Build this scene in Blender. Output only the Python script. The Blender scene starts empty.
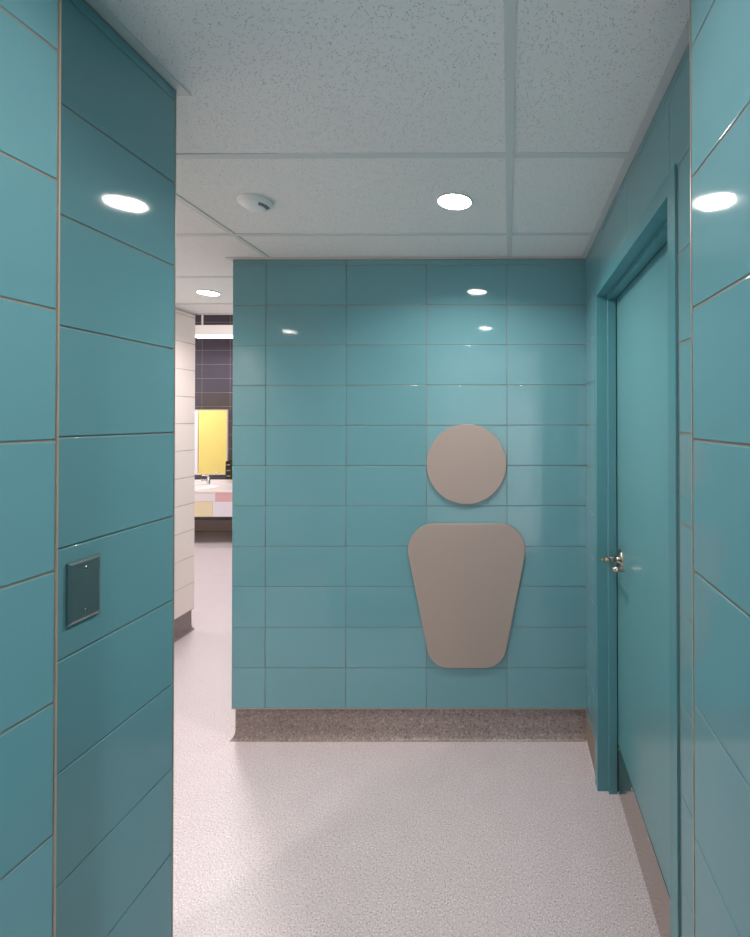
import bpy, math, random
from mathutils import Matrix, Vector
random.seed(7)
SC = bpy.context.scene
COL = SC.collection
PI = math.pi

# ------------------------------------------------------------------ helpers
class MB:
    """collects faces of several shapes; build() links them as ONE mesh object"""
    def __init__(s): s.v=[]; s.f=[]; s.m=[]; s.sm=[]
    def add(s, vs, fs, mat=0, smooth=False):
        o=len(s.v); s.v+= [tuple(p) for p in vs]
        for f in fs: s.f.append([i+o for i in f]); s.m.append(mat); s.sm.append(smooth)
    def box(s, a, b, mat=0, bev=0.0):
        x0,y0,z0=[min(a[i],b[i]) for i in range(3)]; x1,y1,z1=[max(a[i],b[i]) for i in range(3)]
        if bev<=0:
            vs=[(x0,y0,z0),(x1,y0,z0),(x1,y1,z0),(x0,y1,z0),(x0,y0,z1),(x1,y0,z1),(x1,y1,z1),(x0,y1,z1)]
            s.add(vs,[(3,2,1,0),(4,5,6,7),(0,1,5,4),(1,2,6,5),(2,3,7,6),(3,0,4,7)],mat); return
        # chamfered box: corner triples
        c=[(x0,y0,z0),(x1,y0,z0),(x1,y1,z0),(x0,y1,z0),(x0,y0,z1),(x1,y0,z1),(x1,y1,z1),(x0,y1,z1)]
        cen=((x0+x1)/2,(y0+y1)/2,(z0+z1)/2); vs=[]
        for p in c:
            sg=[1 if p[i]<cen[i] else -1 for i in range(3)]
            for ax in range(3):      # vertex lying on the face normal to ax
                q=[p[i]+(0 if i==ax else sg[i]*bev) for i in range(3)]; vs.append(q)
        V=lambda i,ax:i*3+ax
        quads={0:([0,3,7,4],[1,2,6,5]),1:([0,1,5,4],[3,2,6,7]),2:([0,1,2,3],[4,5,6,7])}
        fs=[]
        for ax,(fa,fb) in quads.items():
            fs.append([V(i,ax) for i in fa]); fs.append([V(i,ax) for i in fb])
        for i,j in [(0,1),(1,2),(2,3),(3,0),(4,5),(5,6),(6,7),(7,4),(0,4),(1,5),(2,6),(3,7)]:
            d=[k for k in range(3) if abs(c[i][k]-c[j][k])>1e-9][0]; a1,a2=[k for k in range(3) if k!=d]
            fs.append([V(i,a1),V(i,a2),V(j,a2),V(j,a1)])
        for i in range(8): fs.append([V(i,0),V(i,1),V(i,2)])
        s.add(vs,fs,mat)
    def lathe(s, prof, c, axis='z', n=48, mat=0, smooth=True, sx=1.0, sy=1.0):
        """prof: (radius, height) pairs"""
        vs=[]; 
        for r,h in prof:
            for k in range(n):
                a=2*PI*k/n; p=(r*math.cos(a)*sx, r*math.sin(a)*sy, h)
                if axis=='x': p=(p[2],p[0],p[1])
                if axis=='y': p=(p[0],p[2],p[1])
                vs.append((p[0]+c[0],p[1]+c[1],p[2]+c[2]))
        fs=[]
        for i in range(len(prof)-1):
            for k in range(n):
                k2=(k+1)%n; fs.append((i*n+k,i*n+k2,(i+1)*n+k2,(i+1)*n+k))
        s.add(vs,fs,mat,smooth)
        if prof[0][0]>1e-6: s.add(vs[:n],[list(range(n))[::-1]],mat)
        if prof[-1][0]>1e-6: s.add(vs[-n:],[list(range(n))],mat)
    def tube(s, pts, r, n=12, mat=0, flat=1.0):
        """tube through points, radius r (or list), flat scales the binormal"""
        pts=[Vector(p) for p in pts]; rs=r if isinstance(r,(list,tuple)) else [r]*len(pts)
        vs=[]; up=Vector((0,0,1))
        for i,p in enumerate(pts):
            d=(pts[min(i+1,len(pts)-1)]-pts[max(i-1,0)]).normalized()
            u=up if abs(d.z)<.95 else Vector((1,0,0))
            a=d.cross(u).normalized(); b=a.cross(d).normalized()
            for k in range(n):
                t=2*PI*k/n; vs.append(p+a*math.cos(t)*rs[i]*flat+b*math.sin(t)*rs[i])
        fs=[]
        for i in range(len(pts)-1):
            for k in range(n):
                k2=(k+1)%n; fs.append((i*n+k,i*n+k2,(i+1)*n+k2,(i+1)*n+k))
        s.add(vs,fs,mat,True); s.add(vs[:n],[list(range(n))[::-1]],mat); s.add(vs[-n:],[list(range(n))],mat)
    def sweep(s, path, prof, side, mat=0, smooth=False, closed_prof=False):
        """sweep profile (offset, z) along plan polyline; offset to the left (side=1) or right (-1), mitred"""
        P=[Vector(p) for p in path]; n=len(P); vs=[]
        for i in range(n):
            ds=[]
            if i>0: ds.append((P[i]-P[i-1]).normalized())
            if i<n-1: ds.append((P[i+1]-P[i]).normalized())
            ns=[Vector((-d.y,d.x))*side for d in ds]
            if len(ns)==2:
                m=(ns[0]+ns[1]); m=m/(m.length_squared/2) if m.length>1e-6 else ns[0]
            else: m=ns[0]
            for o,z in prof: q=P[i]+m*o; vs.append((q.x,q.y,z))
        k=len(prof); fs=[]
        for i in range(n-1):
            for j in range(k if closed_prof else k-1):
                j2=(j+1)%k
                f=(i*k+j,(i+1)*k+j,(i+1)*k+j2,i*k+j2); fs.append(f if side<0 else f[::-1])
        s.add(vs,fs,mat,smooth)
        if closed_prof:
            s.add(vs[:k],[list(range(k))],mat); s.add(vs[-k:],[list(range(k))[::-1]],mat)
    def tiles(s, O, U, N, us, vs_, gap=.0026, thick=.008, mat=0, bev=.0019, mats=None):
        """grid of cushion-edged tiles on a vertical face: O origin, U along the wall, N outward normal"""
        O=Vector(O); U=Vector(U).normalized(); N=Vector(N).normalized(); W=Vector((0,0,1))
        flip=U.cross(W).dot(N)<0
        g=gap/2
        for i in range(len(us)-1):
            for j in range(len(vs_)-1):
                u0,u1,v0,v1=us[i]+g,us[i+1]-g,vs_[j]+g,vs_[j+1]-g
                if u1-u0<.006 or v1-v0<.006: continue
                tilt=[random.uniform(-.00006,.00006) for _ in range(4)]
                ring=[]
                for ins,dep in ((0,-thick),(0,-bev),(bev*.3,-bev*.35),(bev,0)):
                    for q,(a,b) in enumerate(((u0+ins,v0+ins),(u1-ins,v0+ins),(u1-ins,v1-ins),(u0+ins,v1-ins))):
                        ring.append(O+U*a+W*b+N*(dep+(tilt[q] if dep>-bev else 0)))
                fs=[]
                for r in range(3):
                    for q in range(4):
                        q2=(q+1)%4; f=(r*4+q,r*4+q2,(r+1)*4+q2,(r+1)*4+q); fs.append(f[::-1] if flip else f)
                f=(12,13,14,15); fs.append(f[::-1] if flip else f)
                mm=mat if mats is None else mats(i,j)
                s.add(ring,fs,mm)
                s.sm[-9:-1]=[True]*8
    def prism(s, outline, y0, y1, bev=.002, mat=0, smooth_side=True):
        """closed outline in XZ extruded from y0 (back) to y1 (front, smaller y), bevelled front edge"""
        n=len(outline); cx=sum(p[0] for p in outline)/n; cz=sum(p[1] for p in outline)/n
        area=sum(outline[i][0]*outline[(i+1)%n][1]-outline[(i+1)%n][0]*outline[i][1] for i in range(n))
        if area<0: outline=outline[::-1]
        nor=[]
        for i in range(n):
            a=Vector(outline[i-1]); b=Vector(outline[(i+1)%n]); d=(b-a).normalized(); nor.append(Vector((d.y,-d.x)))
        vs=[]
        for ins,y in ((0,y0),(0,y1+bev),(bev*.3,y1+bev*.3),(bev,y1)):
            for p,q in zip(outline,nor): vs.append((p[0]-q.x*ins,y,p[1]-q.y*ins))
        fs=[]
        for r in range(3):
            for k in range(n):
                k2=(k+1)%n; fs.append((r*n+k,r*n+k2,(r+1)*n+k2,(r+1)*n+k))
        s.add(vs,fs,mat,smooth_side)
        s.add(vs[3*n:],[list(range(n))],mat); s.add(vs[:n],[list(range(n))[::-1]],mat)
    def build(s, name, mats, parent=None):
        me=bpy.data.meshes.new(name); me.from_pydata(s.v,[],s.f)
        for m in (mats if isinstance(mats,(list,tuple)) else [mats]): me.materials.append(m)
        for p,m,sm in zip(me.polygons,s.m,s.sm): p.material_index=m; p.use_smooth=sm
        me.validate(); me.update()
        o=bpy.data.objects.new(name,me); COL.objects.link(o)
        if parent is not None:
            o.parent=parent; o.matrix_parent_inverse=Matrix.Translation(parent.location).inverted()
        return o

def thing(name, loc, label, cat, group=None, kind=None):
    o=bpy.data.objects.new(name,None); COL.objects.link(o); o.location=loc; o.empty_display_size=.05
    return tag(o,label,cat,group,kind)
def tag(o,label,cat,group=None,kind=None):
    o['label']=label; o['category']=cat
    if group: o['group']=group
    if kind: o['kind']=kind
    return o
def struct(o): o['kind']='structure'; return o

# ------------------------------------------------------------------ materials
def srgb(r,g,b):
    f=lambda c:(c/255/12.92) if c/255<=.04045 else ((c/255+.055)/1.055)**2.4
    return (f(r),f(g),f(b),1)
def mat(name, col, rough=.4, metal=0.0, spec=.5, bump=None, vary=None, coat=0.0):
    m=bpy.data.materials.new(name); m.use_nodes=True; nt=m.node_tree; b=nt.nodes['Principled BSDF']
    b.inputs['Base Color'].default_value=col; b.inputs['Roughness'].default_value=rough
    b.inputs['Metallic'].default_value=metal; b.inputs['Specular IOR Level'].default_value=spec
    if coat: b.inputs['Coat Weight'].default_value=coat; b.inputs['Coat Roughness'].default_value=.03
    tc=nt.nodes.new('ShaderNodeTexCoord')
    if bump:
        sc,st,det=bump; n=nt.nodes.new('ShaderNodeTexNoise'); n.inputs['Scale'].default_value=sc; n.inputs['Detail'].default_value=det
        nt.links.new(tc.outputs['Object'],n.inputs['Vector'])
        bp=nt.nodes.new('ShaderNodeBump'); bp.inputs['Strength'].default_value=1.0; bp.inputs['Distance'].default_value=st
        nt.links.new(n.outputs['Fac'],bp.inputs['Height']); nt.links.new(bp.outputs['Normal'],b.inputs['Normal'])
    if vary:
        g=nt.nodes.new('ShaderNodeNewGeometry'); mr=nt.nodes.new('ShaderNodeMapRange')
        mr.inputs['To Min'].default_value=1-vary; mr.inputs['To Max'].default_value=1+vary
        nt.links.new(g.outputs['Random Per Island'],mr.inputs['Value'])
        h=nt.nodes.new('ShaderNodeHueSaturation'); h.inputs['Color'].default_value=col
        nt.links.new(mr.outputs['Result'],h.inputs['Value']); nt.links.new(h.outputs['Color'],b.inputs['Base Color'])
    return m
def emit(name,col,strength):
    m=bpy.data.materials.new(name); m.use_nodes=True; nt=m.node_tree
    b=nt.nodes['Principled BSDF']; b.inputs['Base Color'].default_value=(.9,.9,.9,1)
    b.inputs['Emission Color'].default_value=col; b.inputs['Emission Strength'].default_value=strength
    return m
def speckle(name, c0, c1, c2, rough, scale=120, bumpd=.0006):
    """flecked sheet vinyl: a ground colour with dark and light flecks"""
    m=bpy.data.materials.new(name); m.use_nodes=True; nt=m.node_tree; b=nt.nodes['Principled BSDF']
    L=nt.links; tc=nt.nodes.new('ShaderNodeTexCoord')
    n1=nt.nodes.new('ShaderNodeTexNoise'); n1.inputs['Scale'].default_value=scale; n1.inputs['Detail'].default_value=2
    r1=nt.nodes.new('ShaderNodeValToRGB'); e=r1.color_ramp.elements
    e[0].position=.30; e[0].color=c1; e[1].position=.70; e[1].color=c2
    mid=r1.color_ramp.elements.new(.44); mid.color=c0; mid2=r1.color_ramp.elements.new(.57); mid2.color=c0
    n2=nt.nodes.new('ShaderNodeTexNoise'); n2.inputs['Scale'].default_value=9; n2.inputs['Detail'].default_value=5
    mr=nt.nodes.new('ShaderNodeMapRange'); mr.inputs['To Min'].default_value=.94; mr.inputs['To Max'].default_value=1.06
    h=nt.nodes.new('ShaderNodeHueSaturation')
    for n in (n1,n2): L.new(tc.outputs['Object'],n.inputs['Vector'])
    L.new(n1.outputs['Fac'],r1.inputs['Fac']); L.new(r1.outputs['Color'],h.inputs['Color'])
    L.new(n2.outputs['Fac'],mr.inputs['Value']); L.new(mr.outputs['Result'],h.inputs['Value'])
    L.new(h.outputs['Color'],b.inputs['Base Color']); b.inputs['Roughness'].default_value=rough
    bp=nt.nodes.new('ShaderNodeBump'); bp.inputs['Distance'].default_value=bumpd
    L.new(n1.outputs['Fac'],bp.inputs['Height']); L.new(bp.outputs['Normal'],b.inputs['Normal'])
    return m
def acoustic(name):
    """fissured mineral-fibre ceiling tile: off-white with small pits"""
    m=bpy.data.materials.new(name); m.use_nodes=True; nt=m.node_tree; b=nt.nodes['Principled BSDF']; L=nt.links
    tc=nt.nodes.new('ShaderNodeTexCoord')
    nd=nt.nodes.new('ShaderNodeTexNoise'); nd.inputs['Scale'].default_value=55; nd.inputs['Detail'].default_value=2
    mx=nt.nodes.new('ShaderNodeVectorMath'); mx.operation='MULTIPLY_ADD'; mx.inputs[1].default_value=(.012,.012,.012)
    L.new(tc.outputs['Object'],nd.inputs['Vector']); L.new(nd.outputs['Color'],mx.inputs[0]); L.new(tc.outputs['Object'],mx.inputs[2])
    v=nt.nodes.new('ShaderNodeTexVoronoi'); v.inputs['Scale'].default_value=225; L.new(mx.outputs['Vector'],v.inputs['Vector'])
    r=nt.nodes.new('ShaderNodeMapRange'); r.inputs['From Min'].default_value=.16; r.inputs['From Max'].default_value=.27
    L.new(v.outputs['Distance'],r.inputs['Value'])
    # only some cells carry a pit
    n2=nt.nodes.new('ShaderNodeSeparateColor'); L.new(v.outputs['Color'],n2.inputs['Color'])
    gt=nt.nodes.new('ShaderNodeMath'); gt.operation='GREATER_THAN'; gt.inputs[1].default_value=.46; L.new(n2.outputs['Red'],gt.inputs[0])
    mxx=nt.nodes.new('ShaderNodeMath'); mxx.operation='MAXIMUM'; L.new(gt.outputs[0],mxx.inputs[0]); L.new(r.outputs['Result'],mxx.inputs[1])
    cr=nt.nodes.new('ShaderNodeMix'); cr.data_type='RGBA'; cr.inputs['A'].default_value=(.36,.36,.35,1); cr.inputs['B'].default_value=CEIL
    L.new(mxx.outputs[0],cr.inputs['Factor']); L.new(cr.outputs['Result'],b.inputs['Base Color'])
    bp=nt.nodes.new('ShaderNodeBump'); bp.inputs['Distance'].default_value=.002; L.new(mxx.outputs[0],bp.inputs['Height']); L.new(bp.outputs['Normal'],b.inputs['Normal'])
    b.inputs['Roughness'].default_value=.9; b.inputs['Specular IOR Level'].default_value=.2
    return m
CEIL=(.84,.81,.79,1)
TEAL=srgb(103,153,161)
M={}
M['teal']=mat('teal glazed tile',TEAL,.05,bump=(14,.00018,1),vary=.02)
M['grout']=mat('grey beige grout',srgb(140,128,116),.85)
M['edge']=mat('edge trim metal',srgb(176,162,145),.4,metal=.3)
M['white']=mat('white glazed tile',srgb(242,228,222),.08,bump=(14,.0003,1),vary=.01)
M['wgrout']=mat('beige grout',srgb(170,155,140),.85)
M['dark']=mat('plum grey glazed tile',srgb(66,60,74),.10,bump=(14,.0003,1),vary=.03)
M['dgrout']=mat('pale grout',srgb(170,160,165),.85)
M['floor']=speckle('flecked vinyl floor',srgb(204,193,196),srgb(140,130,132),srgb(240,232,232),.34,scale=195)
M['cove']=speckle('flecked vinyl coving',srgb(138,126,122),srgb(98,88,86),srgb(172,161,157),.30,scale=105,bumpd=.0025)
M['ceil']=acoustic('mineral fibre ceiling tile')
M['grid']=mat('white painted ceiling grid',(.66,.66,.65,1),.45)
M['plaster']=mat('white painted plaster',(.78,.76,.74,1),.7)
M['paint']=mat('teal gloss paint',srgb(97,152,158),.22,bump=(260,.00006,2))
M['frame']=mat('teal gloss frame paint',srgb(84,142,150),.25)
M['steel']=mat('brushed steel',srgb(168,160,152),.22,metal=1,bump=(300,.00003,2))
M['satin']=mat('satin nickel',srgb(185,175,165),.2,metal=1)
M['brass']=mat('brass',srgb(160,150,70),.3,metal=1)
M['screw']=mat('bright screw',srgb(230,228,225),.2,metal=1)
M['kick']=mat('stainless kick plate',srgb(186,172,162),.16,metal=1)
M['platesteel']=mat('dark stainless plate',srgb(165,168,168),.30,metal=1)
M['taupe']=mat('taupe laminate',srgb(159,145,137),.42,bump=(120,.0001,2))
M['plastic']=mat('white plastic',srgb(238,236,234),.4)
M['greyplastic']=mat('grey plastic vent',srgb(120,120,122),.6)
M['lamp']=emit('led lens',(1,.92,.88,1),30)
M['tube']=emit('fluorescent diffuser',(1,.96,.98,1),2.6)
M['counter']=mat('white solid surface',srgb(236,228,226),.2)
M['lav']=mat('pale lavender tile',srgb(226,221,232),.15)
M['pink']=mat('rose pink tile',srgb(216,172,180),.15)
M['sand']=mat('sand yellow tile',srgb(226,214,182),.15)
M['mirror']=mat('mirror glass',(.93,.93,.93,1),.0,metal=1)
M['alu']=mat('aluminium frame',srgb(214,206,200),.3,metal=.6)
M['black']=mat('black plastic',srgb(26,24,26),.25)
M['yellow']=mat('yellow laminate',srgb(240,222,128),.35)
M['lilac']=mat('pale lilac laminate',srgb(238,237,246),.35)
M['chrome']=mat('chrome',srgb(220,220,222),.08,metal=1)
M['gap']=mat('black gap shade',(.012,.012,.012,1),.7)  # near-black shade of the door gap put into a colour

# ------------------------------------------------------------------ dimensions
D=2.2867          # back wall
XL=-.8031         # wall with the steel plate
XR=.382           # wall with the door
ZC=2.391          # ceiling grid
ZJ=1.5603         # a tile joint
BX=-1.3755        # free corner of the back wall
WX=-2.388         # white corridor wall
YW=3.50           # its end
YF=6.53           # washroom back wall
HV=[.1603]+[ZJ+.2*k for k in range(-6,5)]+[ZC-.0045]
COVE=[(-.013,.158),(-.013,.040),(-.011,.026),(-.006,.013),(-.001,.005),(.006,.001)]
CAP=[(-.013,.156),(-.0005,.156),(-.0005,.1602),(-.013,.1602)]
def rng(a,b,step,phase=0):
    """joints from a to b with one at phase + k*step"""
    out=[a]; k=math.ceil((a-phase)/step+1e-6)
    while phase+k*step<b-1e-6:
        if phase+k*step>a+1e-6: out.append(phase+k*step)
        k+=1
    return out+[b]
def core(mb,x0,x1,y0,y1,top=2.46,ins=.0024,mat=1,low=True):
    mb.box((x0+ins,y0+ins,.157),(x1-ins,y1-ins,top),mat)
    if low: mb.box((x0+.014,y0+.014,-.02),(x1-.014,y1-.014,.158),mat)

# ------------------------------------------------------------------ setting
f=MB(); f.box((-8.2,-3.8,-.05),(1.7,6.8,0)); struct(f.build('floor',M['floor']))

w=MB(); core(w,BX,1.25,D,YW)
w.tiles((0,D,0),(1,0,0),(0,-1,0),[BX,-1.208,-.808,-.408,-.008,XR+.003],HV)
w.tiles((BX,0,0),(0,1,0),(-1,0,0),rng(D,YW,.4,D),HV)
w.tiles((0,YW,0),(1,0,0),(0,1,0),rng(BX,-1.25,.4,BX),HV)
w.sweep([(BX,YW),(BX,D),(XR,D)],CAP,-1,2,closed_prof=True)
struct(w.build('wall_back',[M['teal'],M['grout'],M['edge']]))
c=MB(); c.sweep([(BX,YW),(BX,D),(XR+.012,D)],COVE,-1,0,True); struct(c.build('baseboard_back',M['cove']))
c=MB(); c.sweep([(XR,D+.012),(XR,2.033)],COVE,-1,0,True); struct(c.build('baseboard_door',M['floor']))  # paler than the back run: its stronger light is put into the colour

# wall carrying the steel plate, with the nearer return towards the camera
YE=1.1046; XI=-1.36
w=MB(); core(w,XI,XL,.60,YE)
w.tiles((XL,0,0),(0,1,0),(1,0,0),[.60,YE-.4,YE],HV)
w.tiles((0,YE,0),(1,0,0),(0,1,0),[XI,-1.203,XL],HV)
w.tiles((XI,0,0),(0,1,0),(-1,0,0),rng(-2.0,YE,.4,YE),HV)
w.box((XI+.0016,-2.0,0),(XI+.2,.61,2.46),1)
w.sweep([(XL,.72),(XL,YE),(XI,YE),(XI,-2.0)],CAP,-1,2,closed_prof=True)
struct(w.build('wall_left',[M['teal'],M['grout'],M['edge']]))
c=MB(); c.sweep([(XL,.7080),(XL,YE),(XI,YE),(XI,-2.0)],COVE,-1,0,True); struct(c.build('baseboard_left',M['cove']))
t=MB(); t.box((XL-.003,YE-.0005,.16),(XL-.0002,YE+.002,ZC)); struct(t.build('trim_1',M['edge']))

a=math.radians(2.5); NX,NY=-.6935,.7075; U=Vector((-math.sin(a),-math.cos(a),0)); N=Vector((math.cos(a),-math.sin(a),0))
w=MB(); w.tiles((NX,NY,0),U,N,[.0024]+[.4*k for k in range(1,5)]+[1.71],HV)
O=Vector((NX,NY,0)); e=O+U*1.71
q=[O-N*.0016, e-N*.0016, e-N*.35, Vector((XL-.05,NY,0))]
w.add([(p.x,p.y,z) for z in (0,2.46) for p in q],[(0,1,2,3),(4,5,6,7),(0,1,5,4),(1,2,6,5),(2,3,7,6),(3,0,4,7)],1)
struct(w.build('wall_left_near',[M['teal'],M['grout']]))
t=MB(); p0=O+N*.0006; p1=O+U*.0024+N*.0006; p2=p1-N*.012; p3=O-N*.012
t.add([(p.x,p.y,z) for z in (.16,ZC) for p in (p0,p1,p2,p3)],[(0,1,2,3),(4,5,6,7),(0,1,5,4),(1,2,6,5),(2,3,7,6),(3,0,4,7)])
struct(t.build('trim_2',M['edge']))

# wall with the door
DY0,DY1,DZ=1.090,1.980,2.120     # clear opening
w=MB()
w.tiles((XR,0,0),(0,1,0),(-1,0,0),[DY1+.053,D],[v for v in HV if v<2.17])
w.tiles((XR,0,0),(0,1,0),(-1,0,0),[.60,DY0-.0575],[v for v in HV if v<2.17])
w.tiles((XR,0,0),(0,1,0),(-1,0,0),[.60,.687,1.087,1.487,1.887,D],[v for v in HV if v>2.15])
w.box((XR+.0016,.60,0),(XR+.25,DY0-.04,2.46),1); w.box((XR+.0016,DY1+.04,0),(XR+.25,D+.05,2.46),1)
w.box((XR+.0016,DY0-.05,DZ+.04),(XR+.25,DY1+.05,2.46),1)
w.box((XR+.14,DY0-.05,0),(XR+.25,DY1+.05,DZ+.05),1)
struct(w.build('wall_right',[M['teal'],M['grout']]))
EX,EY=.2808,.7068
w=MB(); w.tiles((EX,0,0),(0,1,0),(-1,0,0),[-1.0]+[EY-.4*k for k in range(4,0,-1)]+[EY-.0022],HV)
w.box((EX+.0016,-1.0,0),(EX+.5,EY-.001,2.46),1)
struct(w.build('wall_right_near',[M['teal'],M['grout']]))
t=MB(); t.box((EX-.0006,EY-.0022,.16),(EX+.012,EY,ZC)); struct(t.build('trim_3',M['edge']))
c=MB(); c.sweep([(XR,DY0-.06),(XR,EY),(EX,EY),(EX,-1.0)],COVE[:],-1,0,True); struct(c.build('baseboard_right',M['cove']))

# white corridor wall and the washroom behind it
w=MB(); core(w,WX-.25,WX,-2.0,YW)
w.tiles((WX,0,0),(0,1,0),(1,0,0),rng(-2.0,YW,.4,YW),HV)
w.tiles((0,YW,0),(1,0,0),(0,1,0),rng(WX-.25,WX,.4,WX),HV)
struct(w.build('wall_corridor',[M['white'],M['wgrout']]))
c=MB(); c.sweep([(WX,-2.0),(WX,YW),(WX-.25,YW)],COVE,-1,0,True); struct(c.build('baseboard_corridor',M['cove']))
w=MB(); w.box((-8.0,YW-.1,0),(WX-.24,YW-.012,3.4)); w.box((-8.0,YW-.05,2.40),(-1.2,YW,3.4)); struct(w.build('wall_washroom_front',M['plaster']))
DV=[.16]+[1.9728+.2*k for k in range(-9,8)]
w=MB(); w.tiles((0,YF,0),(1,0,0),(0,-1,0),[-8.0]+[-4.36+.4*k for k in range(-9,8)]+[-1.3],DV,mat=0)
w.box((-8.0,YF+.0016,0),(-1.3,YF+.2,3.5),1); struct(w.build('wall_washroom_back',[M['dark'],M['dgrout']]))
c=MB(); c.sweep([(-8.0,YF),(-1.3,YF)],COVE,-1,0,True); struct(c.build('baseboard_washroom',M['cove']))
w=MB(); w.box((-8.15,YW-.1,0),(-8.0,YF+.2,3.5)); struct(w.build('wall_washroom_left',M['plaster']))
w=MB(); w.box((-1.3,YW-.01,0),(-1.15,YF+.2,3.5)); struct(w.build('wall_washroom_right',M['plaster']))
w=MB(); w.box((WX-.25,-2.15,0),(XI+.2,-2.0,2.46)); w.box((XI+.05,-3.75,0),(XI+.2,-1.9,2.46)); w.box((XI+.05,-3.75,0),(1.6,-3.6,2.46)); w.box((1.45,-3.7,0),(1.6,-.9,2.46)); w.box((EX+.4,-1.12,0),(1.55,-1.0,2.46)); struct(w.build('wall_rear',M['plaster']))
w=MB(); w.box((-8.15,YW-.1,3.3),(-1.15,YF+.2,3.4)); struct(w.build('ceiling_washroom',M['plaster']))

# suspended ceiling: lay-in tiles and the grid that carries them
GX=[.0041+1.1964*k for k in range(-2,1)]; GY=[1.3917+.5982*k for k in range(-8,4)]
cm=MB()
xs=[WX-.02]+GX+[1.2005,1.5]; ys=[-3.7]+GY+[YW-.006]
for i in range(len(xs)-1):
    for j in range(len(ys)-1):
        cm.box((xs[i]+.004,ys[j]+.004,ZC+.0035+random.uniform(0,.0006)),(xs[i+1]-.004,ys[j+1]-.004,ZC+.02))
cm.box((WX-.3,-3.8,ZC+.021),(1.7,YW-.003,ZC+.06))
struct(cm.build('ceiling',M['ceil']))
g=MB(); tw=.012
for x in GX:
    g.box((x-tw,-3.7,ZC),(x+tw,YW,ZC+.006))
for y in GY:
    for i in range(len(xs)-1):
        g.box((xs[i]+(tw if i else 0),y-tw,ZC+.0006),(xs[i+1]-tw,y+tw,ZC+.006))
struct(g.build('trim_4',M['grid']))
AN=[(-.004,ZC-.0012),(.022,ZC-.0012),(.022,ZC+.0008),(-.004,ZC+.0008)]
g=MB()
g.sweep([(BX,YW),(BX,D),(XR,D),(XR,EY),(EX,EY),(EX,-1.0)],AN,-1,0,closed_prof=True)
g.sweep([(e.x,e.y),(NX,NY),(XL,NY),(XL,YE),(XI,YE),(XI,-2.0)],AN,-1,0,closed_prof=True)
g.sweep([(WX,-2.0),(WX,YW)],AN,-1,0,closed_prof=True)
g.box((WX,YW-.03,ZC-.0012),(BX,YW+.004,ZC+.03))
struct(g.build('trim_5',M['grid']))

# ------------------------------------------------------------------ door
door=bpy.data.objects.new('door_1',None); COL.objects.link(door); door.location=(XR,(DY0+DY1)/2,0); door['kind']='structure'
door['label']='teal painted flush door with steel kick plate and lever in a recessed metal frame'; door['category']='door'
fr=MB()
prof=[(XR-.005,-.050),(XR-.005,-.0015),(XR-.0035,0),(.4235,0),(.4235,.0145),(.425,.016),(.458,.016),(.4595,.0145),(.4595,0),(.512,0),(.512,-.050)]
rings=[]
for (py,pz,sy,sz) in ((DY1,.001,-1,0),(DY1,DZ,-1,-1),(DY0,DZ,1,-1),(DY0,.001,1,0)):
    rings.append([(x,py+sy*o,pz+sz*o) for x,o in prof])
k=len(prof); vs=[p for r in rings for p in r]; fs=[]
for i in range(3):
    for j in range(k): fs.append((i*k+j,i*k+(j+1)%k,(i+1)*k+(j+1)%k,(i+1)*k+j))
fs.append(list(range(k))); fs.append(list(range(3*k,4*k)))
fr.add(vs,fs); fr.build('door_frame',M['frame'],door)
XF=.4635
lf=MB(); lf.box((XF,DY0+.004,.007),(XF+.044,DY1-.004,DZ-.004),0,.0015); leaf=lf.build('door_leaf',M['paint'],door)
gp=MB(); gp.box((.4596,DY1-.012,.007),(XF-.0003,DY1-.001,DZ-.001)); gp.box((.4596,DY0+.001,DZ-.012),(XF-.0003,DY1-.001,DZ-.001)); gp.build('dark_gap',M['gap'],door)  # black strips stand in for the shade in the gap behind the stop
kp=MB(); kp.box((XF-.0022,DY0+.012,.014),(XF-.0002,DY1-.010,.213),0,.0005); kick=kp.build('kick_plate',M['kick'],door); kick['label']='stainless kick plate'
for y in [DY0+.03+.207*i for i in range(5)]:
    for z in (.024,.203):
        s_=MB(); s_.lathe([(.0001,-.0022),(.0040,-.0016),(.0054,0)],(XF-.0022,y,z),'x',12)
        s_.build('screw',M['screw'],kick)
HY,HZ=1.912,1.009
lv=MB()
pts=[(.412,HY,HZ)]
for t in range(1,7): pts.append((.412-.004*math.sin(t/6*PI/2),HY-.105*t/6,HZ-.002*t/6))
for t in range(1,7):
    th=t/6*PI/2; pts.append((.408+.016*(1-math.cos(th)),HY-.105-.016*math.sin(th),HZ-.002))
pts.append((.448,HY-.121,HZ-.002))
lv.tube(pts,[.0115]+[.0105]*5+[.0110]*(len(pts)-6),12,0,.75)
lv.lathe([(.0145,0),(.0155,.004),(.0155,.034),(.0125,.040)],(.398,HY,HZ),'x',24)
lever=lv.build('lever_handle',M['satin'],door)
rs=MB(); rs.lathe([(.0150,-.020),(.0160,-.010),(.0380,-.008),(.0415,-.004),(.0415,.0)],(XF,HY,HZ),'x',40); rs.build('rose',M['satin'],lever)
bt=MB(); bt.lathe([(.0,-.014),(.005,-.013),(.006,-.010),(.006,0)],(.398,HY,HZ),'x',16); bt.build('lock_button',M['brass'],lever)

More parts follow.
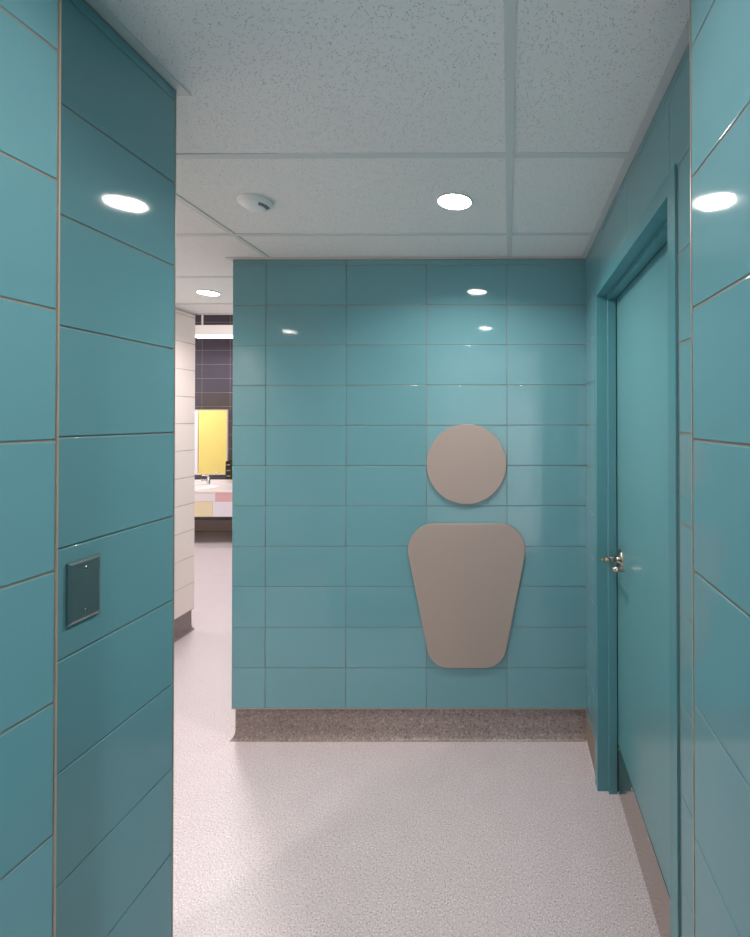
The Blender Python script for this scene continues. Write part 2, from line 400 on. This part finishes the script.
# ------------------------------------------------------------------ figure on the back wall
t=thing('round_wall_panel',(-.208,D,1.175),'flat taupe round disc panel mounted on the teal tiled wall','wall panel','taupe figure panels')
p=MB(); p.prism([(-.208+.197*math.cos(2*PI*i/96),1.3690+.197*math.sin(2*PI*i/96)) for i in range(96)],D-.004,D-.016)
p.build('panel_face',M['taupe'],t)
p=MB(); p.prism([(-.208+.15*math.cos(2*PI*i/48),1.3690+.15*math.sin(2*PI*i/48)) for i in range(48)],D+.0005,D-.004,bev=.0005); p.build('mounting_plate',M['greyplastic'],t)
def hull(circs,n=28):
    pts=[(cx+r*math.cos(2*PI*i/(4*n)),cz+r*math.sin(2*PI*i/(4*n))) for cx,cz,r in circs for i in range(4*n)]
    pts=sorted(set(pts)); lo=[]; up=[]
    cr=lambda o,a,b:(a[0]-o[0])*(b[1]-o[1])-(a[1]-o[1])*(b[0]-o[0])
    for q in pts:
        while len(lo)>1 and cr(lo[-2],lo[-1],q)<=0: lo.pop()
        lo.append(q)
    for q in reversed(pts):
        while len(up)>1 and cr(up[-2],up[-1],q)<=0: up.pop()
        up.append(q)
    return lo[:-1]+up[:-1]
def body(s):
    cx=-.2075
    return hull([(cx-.160,.9455,.130-s),(cx+.160,.9455,.130-s),(cx-.088,.4755,.108-s),(cx+.088,.4755,.108-s)])
t=thing('tapered_wall_panel',(-.2075,D,.37),'taupe panel with rounded corners narrowing downwards, below the round disc on the tiled wall','wall panel','taupe figure panels')
p=MB(); p.prism(body(0),D-.004,D-.016); p.build('panel_face',M['taupe'],t)
p=MB(); p.prism(body(.045),D+.0005,D-.004,bev=.0005); p.build('mounting_plate',M['greyplastic'],t)

# ------------------------------------------------------------------ blank steel plate
t=thing('blank_wall_plate',(XL,.865,1.216),'blank stainless steel cover plate with two screws on the teal tiles','wall plate')
p=MB(); x0,x1,x2=XL+.0003,XL+.004,XL+.0065
yb,yt,zb,zt=.8345,.9005,1.2165,1.3300
rg=[]
for x,i in ((x0,0),(x1,0),(x2,.005)):
    rg+=[(x,yb+i,zb+i),(x,yt-i,zb+i),(x,yt-i,zt-i),(x,yb+i,zt-i)]
fs=[(r*4+q,r*4+(q+1)%4,(r+1)*4+(q+1)%4,(r+1)*4+q) for r in range(2) for q in range(4)]+[(8,9,10,11),(3,2,1,0)]
p.add(rg,fs); p.build('cover_plate',M['platesteel'],t)
for z in (zb+.017,zt-.017):
    s_=MB(); s_.lathe([(.0036,0),(.0036,.0006),(.0026,.0013)],(x2,(yb+yt)/2,z),'x',16)
    s_.box((x2+.0013,(yb+yt)/2-.0024,z-.0004),(x2+.0016,(yb+yt)/2+.0024,z+.0004)); s_.build('screw',M['satin'],t)

# ------------------------------------------------------------------ ceiling fittings
def area(name,parent,x,y,z,power,col,spread,sx,sy=None):
    l=bpy.data.lights.new(name,'AREA'); l.energy=power; l.color=col; l.spread=math.radians(spread)
    l.shape='DISK' if sy is None else 'RECTANGLE'; l.size=sx
    if sy: l.size_y=sy
    o=bpy.data.objects.new(name,l); COL.objects.link(o); o.parent=parent
    o.location=(x-parent.location.x,y-parent.location.y,z-parent.location.z); return o
WARM=(1,.90,.855)
def downlight(x,y,label,r=.060,power=9):
    t=thing('recessed_downlight',(x,y,ZC),label,'ceiling light','round led downlights')
    m=MB(); m.lathe([(r+.0045,ZC+.0036),(r+.004,ZC-.002),(r+.002,ZC-.0035),(r,ZC-.002),(r,ZC+.002)],(x,y,0),'z',64)
    m.build('trim_ring',M['grid'],t)
    m=MB(); m.lathe([(r-.0003,ZC+.003),(r-.0003,ZC-.0012),(r*.6,ZC-.0022),(.0001,ZC-.0025)],(x,y,0),'z',64); m.build('lens',M['lamp'],t)
    area('lamp_beam',t,x,y,ZC-.0045,power,WARM,BEAM,2*r-.002)
BEAM=148
downlight(-.197,1.685,'lit round downlight in the ceiling in front of the teal tiled wall')
downlight(-1.897,2.90,'lit round downlight over the corridor beside the white tiled wall',power=10)
downlight(-.200,.53,'round downlight above the passage, seen only as a reflection in the tiles',power=4.2)
downlight(-2.0,.38,'round downlight over the corridor behind the wall with the steel plate',power=11)
downlight(-1.93,1.64,'added round downlight midway along the corridor, unseen behind the wall with the steel plate',power=11)  # extra lamp added to brighten the corridor side, never in view

dx,dy=-.928,1.680
t=thing('smoke_detector',(dx,dy,ZC),'round white smoke detector on the ceiling near the downlight','smoke detector')
m=MB(); m.lathe([(.056,ZC+.0036),(.0585,ZC),(.0585,ZC-.008),(.054,ZC-.010),(.052,ZC-.010)],(dx,dy,0),'z',56); m.build('base',M['plastic'],t)
m=MB(); m.lathe([(.053,ZC-.009),(.0525,ZC-.012),(.047,ZC-.018),(.035,ZC-.0245),(.029,ZC-.029),(.016,ZC-.031),(.0001,ZC-.0315)],(dx,dy,0),'z',56); cov=m.build('cover',M['plastic'],t)
def patch(a0,a1,r0,z0,r1,z1,n=12,th=.0012):
    m=MB(); vs=[]
    for i in range(n+1):
        a_=math.radians(a0+(a1-a0)*i/n)
        for r,z in ((r0,z0),(r1,z1)): vs.append((dx+r*math.cos(a_),dy+r*math.sin(a_),z))
        for r,z in ((r0,z0+th*3),(r1,z1+th*3)): vs.append((dx+r*math.cos(a_),dy+r*math.sin(a_),z))
    fs=[]
    for i in range(n):
        b=i*4; fs+=[(b,b+1,b+5,b+4),(b,b+4,b+6,b+2),(b+1,b+3,b+7,b+5)]
    fs+=[(0,2,3,1),(n*4,n*4+1,n*4+3,n*4+2)]
    m.add(vs,fs); return m
patch(-48,22,.0472,ZC-.0184,.0352,ZC-.0249).build('vent',M['greyplastic'],cov)
for a0 in (128,142): patch(a0,a0+4,.0520,ZC-.0132,.0440,ZC-.0202,4).build('vent',M['greyplastic'],cov)

def fill_panel(x,y,z,w_,power,col,label,group=None):  # fill lights added out of view to brighten the rooms
    t=thing('added_fill_panel',(x,y,z),label,'ceiling light',group); h=w_/2
    m=MB(); m.box((x-h-.03,y-h-.03,z-.03),(x+h+.03,y+h+.03,z),0,.004); m.build('housing',M['plastic'],t)
    m=MB(); m.box((x-h,y-h,z-.036),(x+h,y+h,z-.0295)); m.build('diffuser',M['tube'],t)
    area('fill_light',t,x,y,z-.038,power,col,170,w_-.02,w_-.02)
fill_panel(.95,-2.2,ZC-.001,.5,110,(.86,.94,1),'added cool fill panel behind the passage, unseen, brightening the tiled walls')  # added behind the camera for cool light on the tiled walls
# ------------------------------------------------------------------ washroom
VY,VZ=5.80,.690
t=thing('vanity_counter',(-3.9,YF,0),'long white washbasin counter with pastel tiled front at the end of the corridor','washbasin counter')
m=MB(); x0,x1,y0,y1=-5.2,-2.2,VY,YF-.002; nx,ny=90,26; vs=[]
basins=[(-4.17,6.10),(-2.95,6.12)]
for j in range(ny+1):
    for i in range(nx+1):
        x=x0+(x1-x0)*i/nx; y=y0+(y1-y0)*j/ny; z=VZ
        for bx,by in basins:
            d=math.hypot((x-bx)/.29,(y-by)/.21)
            if d<1: z=VZ-.11*min(1,(1-d**2)*1.5)
        vs.append((x,y,z))
fs=[(j*(nx+1)+i,j*(nx+1)+i+1,(j+1)*(nx+1)+i+1,(j+1)*(nx+1)+i) for j in range(ny) for i in range(nx)]
m.add(vs,fs,0,True); m.box((x0,VY-.006,VZ-.022),(x1,VY+.03,VZ+.0005),0,.002); m.build('countertop',M['counter'],t)
m=MB(); m.box((x0,YF-.022,VZ-.001),(x1,YF-.002,.738),0,.002); m.build('backsplash',M['counter'],t)
m=MB(); m.box((x0,VY+.006,.362),(x1,VY+.16,VZ-.02),3)
RND=[[1,0,2,0,1,2],[2,0,1,2,0,1]]
def rowmat(r):
    return lambda i,j:RND[r][i%6]
u1=[-5.2,-4.92,-4.52,-4.12,-3.697,-3.297,-2.897,-2.497,-2.2]
u2=[-5.2,-4.94,-4.54,-4.14,-3.735,-3.335,-2.935,-2.535,-2.2]
C1=[0,1,0,0,1,2,0,1]; C2=[1,0,2,2,0,1,2,0]
m.tiles((0,VY,0),(1,0,0),(0,-1,0),u1,[.556,VZ-.022],gap=.002,mats=lambda i,j:C1[i],thick=.007)
m.tiles((0,VY,0),(1,0,0),(0,-1,0),u2,[.362,.556],gap=.002,mats=lambda i,j:C2[i],thick=.007)
m.build('apron',[M['lav'],M['pink'],M['sand'],M['dgrout']],t)
for x in (-5.1,-3.4,-2.35):
    m=MB(); m.box((x-.02,VY+.2,.001),(x+.02,YF-.02,.60)); m.box((x-.02,VY+.2,.55),(x+.02,VY+.24,VZ-.12)); m.build('bracket',M['alu'],t)
fx,fy=-4.17,6.39
t=thing('basin_faucet',(fx,fy,VZ),'small chrome basin tap standing on the white counter','tap')
m=MB(); m.lathe([(.026,VZ+.0006),(.026,VZ+.008),(.021,VZ+.014),(.020,VZ+.085),(.017,VZ+.092),(.0001,VZ+.094)],(fx,fy,0),'z',24); b_=m.build('body',M['chrome'],t)
m=MB(); m.tube([(fx,fy,VZ+.062),(fx-.03,fy-.06,VZ+.066),(fx-.05,fy-.11,VZ+.062),(fx-.056,fy-.125,VZ+.045)],[.013,.012,.011,.010]); m.build('spout',M['chrome'],t)
m=MB(); m.tube([(fx,fy,VZ+.095),(fx-.01,fy-.01,VZ+.122),(fx-.06,fy-.05,VZ+.132)],[.016,.012,.008],flat=1.5); m.build('lever',M['chrome'],t)
t=thing('wall_mirror',(-4.3,YF,.80),'framed wall mirror above the basin counter reflecting a yellow partition','mirror')
mx0,mx1,mz0,mz1=-4.75,-3.975,.805,1.730
m=MB(); m.box((mx0+.012,YF-.020,mz0+.012),(mx1-.012,YF-.006,mz1-.012)); m.build('mirror_glass',M['mirror'],t)
m=MB()
for a_,b_ in (((mx0,mz0),(mx1,mz0+.016)),((mx0,mz1-.016),(mx1,mz1)),((mx0,mz0+.016),(mx0+.016,mz1-.016)),((mx1-.016,mz0+.016),(mx1,mz1-.016))):
    m.box((a_[0],YF-.030,a_[1]),(b_[0],YF-.0005,b_[1]),0,.001)
m.build('mirror_frame',M['alu'],t)
t=thing('soap_dispenser',(-3.90,YF,.75),'black soap dispenser on the dark tiles beside the mirror','soap dispenser')
m=MB(); m.box((-3.965,YF-.10,.755),(-3.845,YF+.0005,1.005),0,.008); m.build('housing',M['black'],t)
for z in (.80,.875,.955):
    m=MB(); m.box((-3.945,YF-.106,z-.008),(-3.890,YF-.099,z+.008),0,.002); m.build('button',M['greyplastic'],t)
t=thing('hanging_light_fixture',(-3.5,6.1,2.67),'long white linear light fixture hung on rods above the mirror','light fixture')
m=MB(); m.box((-4.155,5.98,2.690),(-2.6,6.14,2.822),0,.004); m.build('housing',M['plastic'],t)
m=MB(); m.box((-4.145,5.985,2.672),(-2.61,6.135,2.6895),0,.006); m.build('diffuser',M['tube'],t)
for x in (-4.07,-2.72):
    m=MB(); m.tube([(x,6.1,2.821),(x,6.1,3.302)],.011); m.build('rod',M['plastic'],t)
area('tube_light',t,-3.37,6.06,2.668,10,(1,.95,.97),170,1.5,.13)
t=thing('toilet_partition',(-5.7,3.72,0),'bright yellow washroom partition reflected in the mirror','partition')
m=MB(); m.box((-6.255,3.72,.15),(-4.3,3.75,2.085),0,.002); m.build('partition_panel',M['yellow'],t)
m=MB(); m.box((-6.62,3.715,.15),(-6.27,3.755,2.085),0,.002); m.build('pilaster',M['lilac'],t)
for x in (-6.5,-5.5,-4.5):
    m=MB(); m.lathe([(.03,.0),(.03,.008),(.012,.012),(.012,.152)],(x,3.735,0),'z',16); m.build('foot',M['chrome'],t)

fill_panel(-6.7,4.9,3.3,.64,80,(1,.95,.96),'added fill panel brightening the yellow washroom partition, out of sight from the passage')  # unseen extra light to brighten the yellow partition
fill_panel(-3.0,4.6,3.3,.64,26,(.98,.95,1),'added fill panel brightening the washroom counter and floor, out of sight from the passage')  # added light lifting the counter, apron and floor, never in view

# ------------------------------------------------------------------ world and camera
wd=bpy.data.worlds.new('world'); SC.world=wd; wd.use_nodes=True
wd.node_tree.nodes['Background'].inputs['Color'].default_value=(.6,.6,.62,1); wd.node_tree.nodes['Background'].inputs['Strength'].default_value=.02
cam=bpy.data.cameras.new('camera'); co=bpy.data.objects.new('camera',cam); COL.objects.link(co); SC.camera=co
cam.sensor_fit='AUTO'; cam.sensor_width=36; cam.lens=460.2202*36/937
cam.shift_x=(375-507.3308)/937; cam.shift_y=(415.2735-468.5)/937; cam.clip_start=.02; cam.clip_end=50
R=Matrix.Rotation(.0027,4,'Z')@Matrix.Rotation(PI/2+.0078,4,'X')@Matrix.Rotation(-.0014,4,'Z')
co.matrix_world=Matrix.Translation((0,0,1.5923))@R
vs_=SC.view_settings; vs_.view_transform='Standard'; vs_.look='None'; vs_.gamma=1; vs_.use_curve_mapping=False
vs_.exposure=0.32
cy=SC.cycles
cy.use_denoising=True; cy.denoiser='OPENIMAGEDENOISE'
cy.max_bounces=14; cy.diffuse_bounces=8; cy.glossy_bounces=6; cy.sample_clamp_indirect=6; cy.caustics_reflective=False; cy.caustics_refractive=False; cy.blur_glossy=.5
